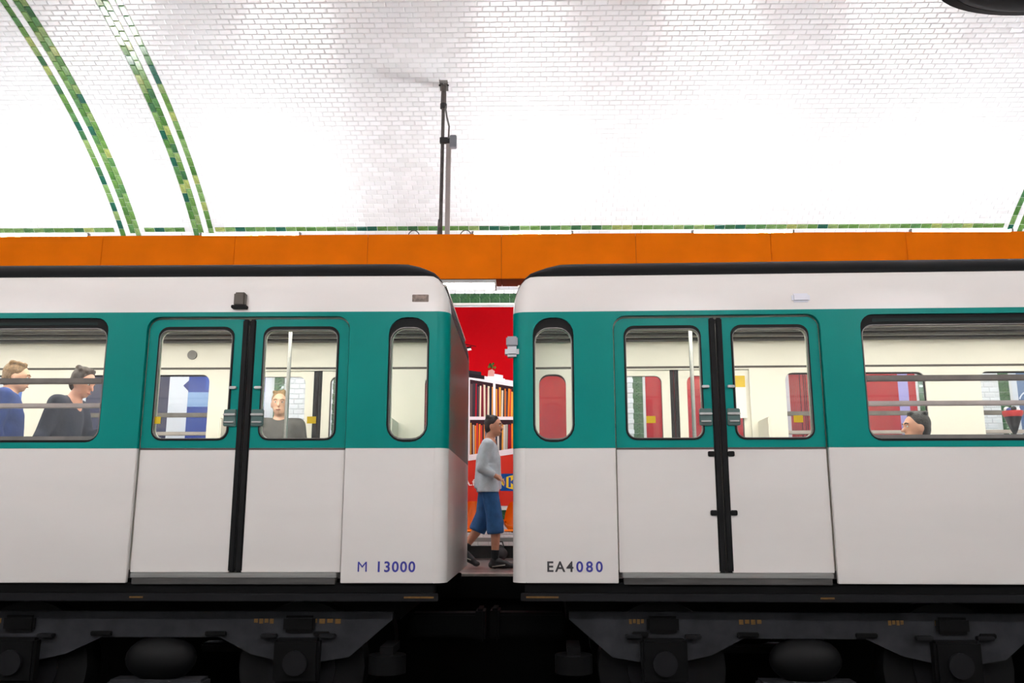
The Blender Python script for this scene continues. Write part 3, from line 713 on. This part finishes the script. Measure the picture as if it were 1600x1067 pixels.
    for uu in number['vents']:
        bm = bmesh.new(); tube(bm, (uu, CW - .125, 2.26), (uu, CW - .105, 2.26), .05, seg=18); fin('speaker_grille', bm, M_DSTEEL, smooth=True)
    # outside fittings
    uu, z0, z1 = number['box']
    if number['lamp']:
        bm = bmesh.new(); bx(bm, uu - .045, uu + .045, -.05, .02, z0, z1, .012); lp = fin('door_lamp', bm, mat('brown_lamp_body', (84, 74, 62), rough=.5, noise=.2))
        bm = bmesh.new(); bx(bm, uu - .06, uu + .06, -.055, .02, z0 - .02, z0 + .005, .004); fin('lamp_base', bm, M_BLACK, lp)
        bm = bmesh.new(); bx(bm, .17, .30, -.003, .012, 2.25, 2.31, .003); fin('emblem_plate', bm, mat('rusty_emblem', (150, 128, 116), rough=.5, noise=.4, nscale=40))
    else:
        bm = bmesh.new(); bx(bm, uu - .07, uu + .07, -.02, .02, z0 + .03, z1 - .02, .015); fin('door_lamp', bm, mat('pale_lamp_cover', (226, 228, 238), rough=.15, coat=.6, noise=.02))
        bm = bmesh.new(); bx(bm, -.06, .05, -.01, .10, 1.82, 1.90, .02); cl = fin('corner_lamp', bm, mat('pale_lamp_shell', (206, 208, 212), rough=.25, noise=.05))
        bm = bmesh.new(); bx(bm, -.05, .04, -.005, .095, 1.90, 1.98, .01); fin('lamp_bracket', bm, mat('grey_bracket', (150, 150, 158), rough=.4, noise=.1), cl)
    # running number
    pos, bits = number['text_u'], number['text']
    x = min(s * pos[0], s * pos[1]); wtot = abs(pos[1] - pos[0])
    cell = wtot / sum(len(t) for t, m in bits)
    for t, m in bits:
        for ch in t:
            if ch != ' ': lettering('number_character', ch, .074 / .70, m, root, (x + cell / 2, -.0012, .192 + D), 0 if ch == 'M' else .0022, None, .0008, True)
            x += cell
    # ---- bogie
    bo = number['bogie']
    for far in (False, True):
        y0, y1 = sorted((Vv(.20, far), Vv(.26, far)))
        bm = bmesh.new()
        prism(bm, [(.42, -.115), (3.95, -.115), (3.95, -.17), (3.62, -.44), (3.25, -.50), (2.88, -.42), (2.62, -.30), (1.72, -.30), (1.48, -.42), (1.12, -.50), (.74, -.44), (.42, -.17)], y0, y1, 'y')
        bg = fin('bogie_frame', bm, M_BOGIE)
        for c in (1.12, 3.25):
            bm = bmesh.new(); bx(bm, c - .17, c + .17, *sorted((Vv(.12, far), Vv(.22, far))), -.62, -.30, .02); ab = fin('axle_box', bm, M_UNDER, bg)
            bm = bmesh.new(); tube(bm, (c, Vv(.12, far), -.47), (c, Vv(.09, far), -.47), .09, seg=20); fin('axle_cap', bm, M_STRIP, ab, True)
            for k in (-1, 1):
                bm = bmesh.new(); bx(bm, c + k * .22 - .06, c + k * .22 + .06, *sorted((Vv(.14, far), Vv(.2, far))), -.30, -.27, .006); fin('spring_seat', bm, M_STRIP, ab)
            bm = bmesh.new(); tube(bm, (c, Vv(.32, far), -.53), (c, Vv(.54, far), -.53), .48, seg=32); wh = fin('wheel', bm, M_BLACK, bg, True)
            bm = bmesh.new(); tube(bm, (c, Vv(.30, far), -.53), (c, Vv(.33, far), -.53), .26, seg=24); fin('hub', bm, M_STRIP, wh, True)
            bm = bmesh.new(); bx(bm, c - .12, c + .12, *sorted((Vv(.17, far), Vv(.2, far))), -.26, -.14, .02); fin('damper_bracket', bm, M_UNDER, bg)
        bm = bmesh.new(); ball(bm, (2.18, Vv(.26, far), -.46), (.27, .14, .17), None, 24, 12); fin('air_spring', bm, M_BLACK, bg, True)
        bm = bmesh.new(); bx(bm, 1.82, 2.54, *sorted((Vv(.16, far), Vv(.36, far))), -.68, -.60, .02); fin('spring_plank', bm, M_BOGIE, bg)
        for cu, w in ((1.75, .16), (2.62, .16), (.95, .12), (3.5, .12)):
            bm = bmesh.new(); bx(bm, cu - w / 2, cu + w / 2, *sorted((Vv(.175, far), Vv(.2, far))), -.29, -.255, .006); fin('cable_clip', bm, M_UNDER, bg)
        if not far:
            for cu, w in bo:
                bm = bmesh.new()
                k = 4
                for q in range(k): bx(bm, cu - w / 2 + w * q / k, cu - w / 2 + w * (q + .7) / k, .196, .2005, -.20 + (q % 2) * .006, -.165)
                fin('stencil_mark', bm, M_MARK, bg)
            for cu, w in number['rail_marks']:
                bm = bmesh.new(); bx(bm, cu - w / 2, cu + w / 2, .006, .0105, .002, .014); fin('yellow_mark', bm, M_MARK)
    bm = bmesh.new(); bx(bm, .4, CL - .3, .5, CW - .5, -.2, .04); fin('underfloor_box', bm, M_UNDER)
    bm = bmesh.new(); bx(bm, -.18, .4, CW / 2 - .1, CW / 2 + .1, -.42, -.22, .02); bx(bm, -.24, -.16, CW / 2 - .16, CW / 2 + .16, -.45, -.18, .02); fin('coupler', bm, M_UNDER)
    for v in (.2, .32):
        bm = bmesh.new(); tube(bm, (.45, v, -.55), (.45, v, -.42), .14, seg=20) if v < .3 else bx(bm, .4, .5, .15, .5, -.42, -.36); fin('guide_wheel' if v < .3 else 'guide_arm', bm, M_UNDER, smooth=v < .3)
    return root
NL = dict(seats=((4.72, 1), (5.7, -1)), stickers=(.69, -.52), notice=2.35, vents=(2.92,), box=(1.655, 2.215, 2.325), lamp=True,
          text_u=(.655, .225), text=[('M 13000', M_BLUETXT)], bogie=((.93, .24), (1.4, .16), (3.5, .2)), rail_marks=((.2, .22), (2.3, .1)))
NR = dict(seats=((3.05, -1), (3.6, 1), (4.72, 1), (5.7, -1)), stickers=(-.52, .60), notice=2.25, vents=(3.35,), box=(2.25, 2.20, 2.32), lamp=False,
          text_u=(.245, .68), text=[('EA4', M_BLACKTXT), ('080', M_BLUETXT)], bogie=((.93, .12), (1.78, .18), (2.85, .12), (3.2, .14)), rail_marks=((.22, .24), (2.3, .1)))
car_l = carriage('white and teal metro carriage with an all-blue running number', -.591, 6.60, -1, math.radians(0), NL)
car_r = carriage('white and teal metro carriage with a running number part black part blue', -.10, 6.64, 1, math.radians(-1.6), NR)

# ================================================================== PLATFORM FURNITURE
seat_dist = 12.36
def shell_seat(x, label):
    t = thing('shell_seat', label, 'seat', (x, seat_dist, .40), 0, 'orange shell seats on the platform')
    bm = bmesh.new(); rows_ = []
    # profile from the front lip over the pan up to the back top
    prof_ = [(-.30, -.02, .165), (-.31, .02, .17), (-.24, .025, .19), (-.12, .0, .20), (0, .0, .20), (.07, .05, .195), (.10, .14, .185), (.12, .26, .165), (.135, .36, .13), (.138, .40, .10)]
    for y, z, hw in prof_:
        row = []
        for i in range(13):
            a = (i - 6) / 6
            row.append(bm.verts.new((a * hw, y - .09 * a * a * (1 if z > .1 else .1), z + (.10 * a ** 4 if z < .1 else -.02 * a ** 4))))
        rows_.append(row)
    for a, b in zip(rows_, rows_[1:]):
        for i in range(12): bm.faces.new((a[i], a[i + 1], b[i + 1], b[i]))
    bmesh.ops.solidify(bm, geom=bm.faces[:], thickness=.014)
    obj('shell', bm, M_SEATO, t, True)
    bm = bmesh.new(); path(bm, [(-.17, -.30, .0), (0, -.325, -.005), (.17, -.30, .0)], .016, 8); obj('front_lip', bm, M_SEATO, t, True)
    bm = bmesh.new(); tube(bm, (0, -.05, -.1), (0, -.05, .0), .03); bx(bm, -.08, .08, -.13, .03, -.03, -.012, .004); obj('pedestal', bm, M_WIRE, t, True)
for px, lb in ((670, 'orange plastic shell seat on the bench, hidden by the carriage with the all-blue number'), (738, 'orange plastic shell seat on the bench behind the back of the walking person'),
               (808, 'orange plastic shell seat on the bench ahead of the walking person'), (876, 'orange plastic shell seat on the bench, hidden by the carriage with the part-black number')):
    shell_seat(on_depth(px, 800, seat_dist - .1).x, lb)
bn = thing('bench_rail', 'long steel bench rail on brackets carrying the orange seats', 'bench', (0, seat_dist, 0))
bm = bmesh.new(); bx(bm, -2.4, 1.6, -.11, .01, .245, .30, .01); obj('rail', bm, M_STEEL, bn)
for x in (-2.1, -1.2, .1, 1.2):
    bm = bmesh.new(); tube(bm, (x, -.05, 0), (x, -.05, .25), .03); bx(bm, x - .06, x + .06, -.12, .02, 0, .012); obj('leg', bm, M_WIRE, bn, True)
bgx = on_depth(788, 826, 12.3)
bm = bmesh.new(); ball(bm, (0, 0, .09), (.10, .08, .09), None, 16, 10); ball(bm, (.0, 0, .15), (.05, .04, .06)); path(bm, [(-.05, 0, .17), (-.03, 0, .25), (.03, 0, .25), (.05, 0, .17)], .008)
tag(obj('bag', bm, mat('dark_bag_cloth', (42, 34, 36), rough=.8, noise=.2), smooth=True, loc=(bgx.x - .05, 12.10, .0)), 'small dark bag on the platform floor by the orange seats', 'bag')

# ================================================================== PEOPLE
def capsules(bm, lst):
    for it in lst:
        if it[0] == 'c':
            _, p0, p1, r0, r1 = it[:5]; tube(bm, p0, p1, r0, r1, 16); ball(bm, p0, r0, None, 16, 10); ball(bm, p1, r1, None, 16, 10)
        elif it[0] == 'f':
            _, p0, p1, r0, r1 = it[:5]; tube(bm, p0, p1, r0, r1, 20)
        else:
            ball(bm, it[1], it[2], it[3] if len(it) > 3 else None, 20, 14)
def organic(name, lst, m, parent, voxel=.009, smooth=4):
    bm = bmesh.new(); capsules(bm, lst)
    me = bpy.data.meshes.new('tmp'); bm.to_mesh(me); bm.free()
    t = bpy.data.objects.new('tmp', me); TMP.collection.objects.link(t)
    r = t.modifiers.new('r', 'REMESH'); r.mode = 'VOXEL'; r.voxel_size = voxel
    k = t.modifiers.new('s', 'SMOOTH'); k.iterations = smooth; k.factor = .5
    out = baked(t)
    bpy.data.objects.remove(t); bpy.data.meshes.remove(me)
    out.name = name; out.materials.clear(); out.materials.append(m)
    out.polygons.foreach_set('use_smooth', [True] * len(out.polygons))
    return link(name, out, parent)
def person(label, loc, rz, skin, hair_c, top_c, leg_c, J, voxel=.010, shorts=False, hairlen=0, shoe_c=(30, 30, 32), fingers=True, group=None):
    """stands at loc facing +x before the turn rz; J = joint positions"""
    root = thing('person', label, 'person', loc, rz, group)
    Vc = lambda k: Vector(J[k])
    H_, NK, CH, PV = Vc('head'), Vc('neck'), Vc('chest'), Vc('pelvis')
    ms = mat('skin_%d%d' % (skin[0], skin[1]), skin, rough=.5, noise=.06, nscale=20)
    mt_, ml = mat('cloth_%d_%d_%d' % top_c, top_c, rough=.85, noise=.14, nscale=9, bump=.3, bscale=40), mat('cloth_%d_%d_%d' % leg_c, leg_c, rough=.85, noise=.22, nscale=10, bump=.3, bscale=60)
    mh = mat('hair_%d' % hair_c[0], hair_c, rough=.6, noise=.35, nscale=50, bump=.6, bscale=120)
    tilt = Euler((0, J.get('nod', 0), 0)); 
    def hd(x, y, z):
        v = Vector((x, y, z)); v.rotate(Euler((0, J.get('nod', 0), J.get('turn', 0)))); return H_ + v
    hr = Euler((0, J.get('nod', 0), J.get('turn', 0)))
    b = [('e', hd(0, 0, .015), (.098, .077, .105), hr), ('e', hd(.028, 0, -.05), (.062, .058, .068), hr), ('e', hd(.062, 0, -.092), (.028, .026, .02), hr),
         ('c', hd(.092, 0, .012), hd(.116, 0, -.024), .010, .014), ('e', hd(.088, 0, -.062), (.016, .026, .012), hr), ('e', hd(.085, 0, .035), (.02, .055, .012), hr)]
    for sd in (-1, 1): b.append(('e', hd(-.005, sd * .078, -.005), (.022, .010, .032), hr))
    b += [('c', H_ + Vector((-.02, 0, -.06)), NK + Vector((-.01, 0, -.04)), .052, .060), ('c', NK + Vector((0, 0, -.05)), CH, .08, .12), ('e', CH, (.105, .15, .17)), ('c', CH, PV, .11, .115), ('e', PV, (.11, .145, .11))]
    top, low = [], []
    top += [('e', CH + Vector((0, 0, .02)), (.13, .185, .20)), ('f', CH + Vector((0, 0, .02)), PV + Vector((0, 0, -.05)), .145, .165), ('e', CH * .5 + PV * .5, (.145, .175, .2)), ('c', NK + Vector((-.01, 0, -.05)), CH, .075, .11), ('e', NK + Vector((-.015, 0, -.035)), (.075, .075, .03))]
    low += [('e', PV, (.135, .165, .13))]
    for n_, sd in (('r', -1), ('l', 1)):
        sh_, el, wr = Vc('sh_' + n_), Vc('el_' + n_), Vc('wr_' + n_)
        b += [('c', sh_, el, .05, .04), ('c', el, wr, .04, .027)]
        top += [('c', CH + Vector((0, sd * .1, .14)), sh_, .075, .075), ('c', sh_, el, .074, .06), ('f', el, el + (wr - el) * .93, .06, .045), ('e', el, (.06, .06, .06))]
        d = (wr - el).normalized(); sdv = d.cross(Vector((0, 0, 1))); sdv = sdv.normalized() if sdv.length > .1 else Vector((0, sd, 0)); nn = sdv.cross(d)
        pm = wr + d * .05
        b += [('c', wr, pm, .026, .033), ('c', wr + d * .04 + sdv * .02, pm + d * .02 + sdv * .024, .018, .016), ('c', wr + d * .04 - sdv * .02, pm + d * .02 - sdv * .024, .018, .016)]
        if fingers:
            for k, ln in ((-1.5, .052), (-.5, .066), (.5, .07), (1.5, .06)):
                k0 = pm + d * .03 + sdv * k * .017; k1 = k0 + d * ln * .55 - nn * .012; k2 = k1 + d * ln * .3 - nn * .028
                b += [('c', k0, k1, .0095, .0088), ('c', k1, k2, .0088, .0075)]
            b += [('c', wr + d * .03 + sdv * .026, wr + d * .065 + sdv * .05 - nn * .012, .0115, .010), ('c', wr + d * .065 + sdv * .05 - nn * .012, wr + d * .095 + sdv * .052 - nn * .026, .010, .0085)]
        hp, kn, an = Vc('hp_' + n_), Vc('kn_' + n_), Vc('an_' + n_)
        fd = Vector(J.get('foot_' + n_, (1, 0, 0))).normalized()
        b += [('c', hp, kn, .078, .055), ('c', kn, kn + (an - kn) * .35, .053, .056), ('c', kn + (an - kn) * .35, an, .056, .036), ('c', an, an + fd * .1 + Vector((0, 0, -.045)), .034, .03)]
        if shorts:
            top += [('f', hp + Vector((0, 0, .26)), hp + Vector((0, 0, -.06)), .10, .132)]
            low += [('c', hp + Vector((0, 0, .03)), hp + (kn - hp) * .8, .104, .096), ('f', hp + (kn - hp) * .75, kn + (an - kn) * .30, .097, .102), ('e', kn, (.096, .092, .092))]
        else:
            low += [('c', hp, kn, .10, .075), ('f', kn, kn + (an - kn) * .96, .078, .062), ('e', kn, (.078, .078, .078))]
        up_ = Vector((0, 0, 1)); s0 = an + Vector((0, 0, -.05))
        sole = [('c', s0 - fd * .035, s0 + fd * .10, .042, .045), ('c', s0 + fd * .1, s0 + fd * .165 - Vector((0, 0, .008)), .044, .034), ('c', an - fd * .01, s0, .048, .047), ('c', an + fd * .02 - Vector((0, 0, .012)), s0 + fd * .13 + Vector((0, 0, .006)), .048, .042), ('e', s0 + fd * .19 - Vector((0, 0, .012)), (.045, .038, .03))]
        so = organic('shoe', sole, mat('shoe_%d' % shoe_c[0], shoe_c, rough=.6, noise=.2, nscale=20), root, .008, 2)
        if shorts:
            bm = bmesh.new()
            for q in range(4):
                c_ = s0 + fd * (.05 + q * .03) + Vector((0, 0, .03 - q * .006)); tube(bm, c_ + Vector((-.012, -.03 * 1.15, -.008)), c_ + Vector((.012, .03 * 1.15, .008)), .005, seg=6)
            for q in (-1, 1): bm2 = None; tube(bm, s0 + fd * -.03 + Vector((0, q * .041, -.02)), s0 + fd * .12 + Vector((0, q * .043, .0)), .006, seg=6)
            obj('laces', bm, mat('pale_laces', (196, 190, 178), rough=.8, noise=.1), so)
            organic('sock', [('f', kn + (an - kn) * .72, an + Vector((0, 0, -.01)), .050, .046)], mat('dark_sock', (26, 27, 30), rough=.9, noise=.1), root, .009, 1)
    organic('body', b, ms, root, voxel * .85 if fingers else voxel, 2)
    organic('jacket' if not shorts else 'sweatshirt', top, mt_, root, voxel * 1.2, 4)
    organic('shorts' if shorts else 'trousers', low, ml, root, voxel * 1.2, 4)
    hs = [('e', hd(-.022, 0, .042), (.097, .084, .100), hr), ('e', hd(-.048, 0, -.005), (.064, .080, .088), hr)]
    rng = random.Random(int(loc[0] * 100))
    for q in range(12):
        a = rng.uniform(-2.9, 2.9); hs.append(('e', hd(-.025 + .062 * math.cos(a), .058 * math.sin(a), .112 + rng.uniform(-.012, .014)), (.026, .022, .018), hr))
    if hairlen: hs += [('c', hd(-.05, -.05, .0), hd(-.05, -.06, -hairlen), .045, .035), ('c', hd(-.05, .05, .0), hd(-.05, .06, -hairlen), .045, .035), ('c', hd(-.07, 0, 0), hd(-.07, 0, -hairlen), .05, .04)]
    ho = organic('hair', hs, mh, root, .009, 2)
    for sd in (-1, 1):
        bm = bmesh.new(); ball(bm, hd(.086, sd * .031, .012), (.008, .013, .008), hr, 10, 8); e_ = obj('eye', bm, mat('eye_white', (230, 226, 220), rough=.2, noise=.02), root, True)
        bm = bmesh.new(); ball(bm, hd(.092, sd * .031, .012), (.003, .006, .006), hr, 8, 6); obj('iris', bm, mat('dark_iris', (40, 28, 20), rough=.2, noise=.02), e_, True)
        bm = bmesh.new(); path(bm, [hd(.099, sd * .016, .034), hd(.097, sd * .034, .040), hd(.086, sd * .052, .034)], .005, 6); obj('eyebrow', bm, mh, root, True)
    bm = bmesh.new(); path(bm, [hd(.100, -.02, -.062), hd(.106, 0, -.062), hd(.100, .02, -.062)], .0045, 6); obj('mouth', bm, mat('lips', (170, 92, 84), rough=.5, noise=.05), root, True)
    return root
STAND = dict(head=(.03, 0, 1.60), neck=(0, 0, 1.46), chest=(0, 0, 1.24), pelvis=(0, 0, .94), sh_r=(0, -.19, 1.38), sh_l=(0, .19, 1.38), el_r=(-.03, -.24, 1.10), el_l=(-.03, .24, 1.10),
             wr_r=(.06, -.23, .86), wr_l=(.06, .23, .86), hp_r=(0, -.09, .90), hp_l=(0, .09, .90), kn_r=(.02, -.10, .49), kn_l=(.02, .10, .49), an_r=(0, -.10, .095), an_l=(0, .10, .095))
# the walker on the far platform
wlk = dict(STAND, head=(.065, 0, 1.645), neck=(.02, 0, 1.50), chest=(.005, 0, 1.28), pelvis=(0, 0, .96), sh_r=(.0, -.18, 1.42), sh_l=(.02, .18, 1.42), el_r=(-.07, -.22, 1.14), wr_r=(.10, -.22, 1.05),
           el_l=(-.05, .22, 1.14), wr_l=(.06, .2, 1.0), hp_r=(.01, -.085, .93), hp_l=(-.01, .085, .93), kn_r=(.10, -.085, .52), an_r=(.09, -.09, .095), kn_l=(-.06, .085, .51), an_l=(-.30, .085, .20), foot_l=(1, 0, -.55), nod=.05, turn=-.25)
g = on_depth(762, 800, 10.35)
person('person in grey sweatshirt and long blue denim shorts walking along the far platform', (g.x, 10.35, 0), 0, (206, 142, 112), (52, 36, 32), (208, 213, 220), (44, 92, 148), wlk, .011, True, shoe_c=(36, 35, 38))
# passengers
FL = .2
lean = dict(STAND, head=(.16, 0, 1.50), neck=(.09, 0, 1.38), chest=(.04, 0, 1.18), sh_r=(.06, -.19, 1.31), sh_l=(.06, .19, 1.31), el_r=(.0, -.24, 1.06), wr_r=(-.0, -.33, .98), el_l=(.12, .24, 1.05), wr_l=(.3, .16, 1.1), nod=.35, turn=-.2)
p = on_depth(100, 600, 7.2)
person('passenger with brown hair and dark navy jacket leaning at the wide window', (p.x, 7.2, FL), 0, (222, 160, 136), (70, 52, 42), (38, 44, 66), (40, 42, 52), lean, .014)
p = on_depth(14, 600, 7.25)
person('passenger with tan hair and blue jacket at the wide window', (p.x, 7.25, FL), .4, (222, 170, 140), (150, 116, 78), (48, 76, 148), (50, 56, 80), dict(STAND, head=(.05, 0, 1.56), nod=.15), .014)
p = on_depth(437, 650, 8.35)
person('passenger with fair hair and grey jacket behind the door window', (p.x, 8.35, FL), -PI / 2 + .15, (226, 178, 152), (166, 134, 92), (86, 84, 82), (48, 50, 60), dict(STAND, head=(.03, 0, 1.46), neck=(0, 0, 1.33), chest=(0, 0, 1.12), pelvis=(0, 0, .86), sh_r=(0, -.18, 1.26), sh_l=(0, .18, 1.26), el_r=(-.03, -.23, 1.0), el_l=(-.03, .23, 1.0), wr_r=(.06, -.22, .78), wr_l=(.06, .22, .78), hp_r=(0, -.09, .82), hp_l=(0, .09, .82), kn_r=(.02, -.1, .46), kn_l=(.02, .1, .46)), .014)
SIT = dict(head=(.03, 0, 1.10), neck=(0, 0, .97), chest=(-.02, 0, .76), pelvis=(0, 0, .52), sh_r=(-.02, -.19, .90), sh_l=(-.02, .19, .90), el_r=(.02, -.23, .66), el_l=(.02, .23, .66), wr_r=(.24, -.14, .63), wr_l=(.24, .14, .63),
           hp_r=(.03, -.1, .53), hp_l=(.03, .1, .53), kn_r=(.42, -.11, .53), kn_l=(.42, .11, .53), an_r=(.40, -.11, .095), an_l=(.40, .11, .095))
p = on_depth(1436, 680, 7.15)
person('passenger with black hair sitting low behind the wide window', (p.x, 7.12, FL), PI, (208, 150, 122), (30, 26, 26), (52, 50, 56), (40, 40, 48), SIT, .014)

# a cone-shaped bundle standing on a seat back by the far windows
bd = thing('cone_bundle', 'dark cone-shaped bundle with red, white and blue top inside the wide window', 'bundle', (4.64, 8.28, 1.122))
bm = bmesh.new(); lathe(bm, [(.001, 0), (.035, .004), (.035, .02), (.015, .05), (.015, .24), (.03, .27), (.085, .43), (.08, .432), (.001, .40)], 20); obj('wrapping', bm, mat('dark_wrapping', (34, 34, 40), rough=.6, noise=.2), bd, True)
bm = bmesh.new(); lathe(bm, [(.0765, .400), (.0885, .43), (.0895, .455), (.078, .455), (.07, .42)], 20); obj('red_band', bm, mat('red_band', (196, 50, 52), rough=.6, noise=.1), bd, True)
for q in range(7):
    a = q * .9; bm = bmesh.new(); ball(bm, (.045 * math.cos(a), .045 * math.sin(a), .462 + .012 * (q % 2)), (.026, .026, .024), None, 10, 8)
    obj('blossom', bm, mat(('white_petal', 'blue_petal', 'black_petal')[q % 3], ((228, 228, 232), (52, 60, 130), (30, 30, 34))[q % 3], rough=.7, noise=.1), bd, True)

bpy.data.scenes.remove(TMP)
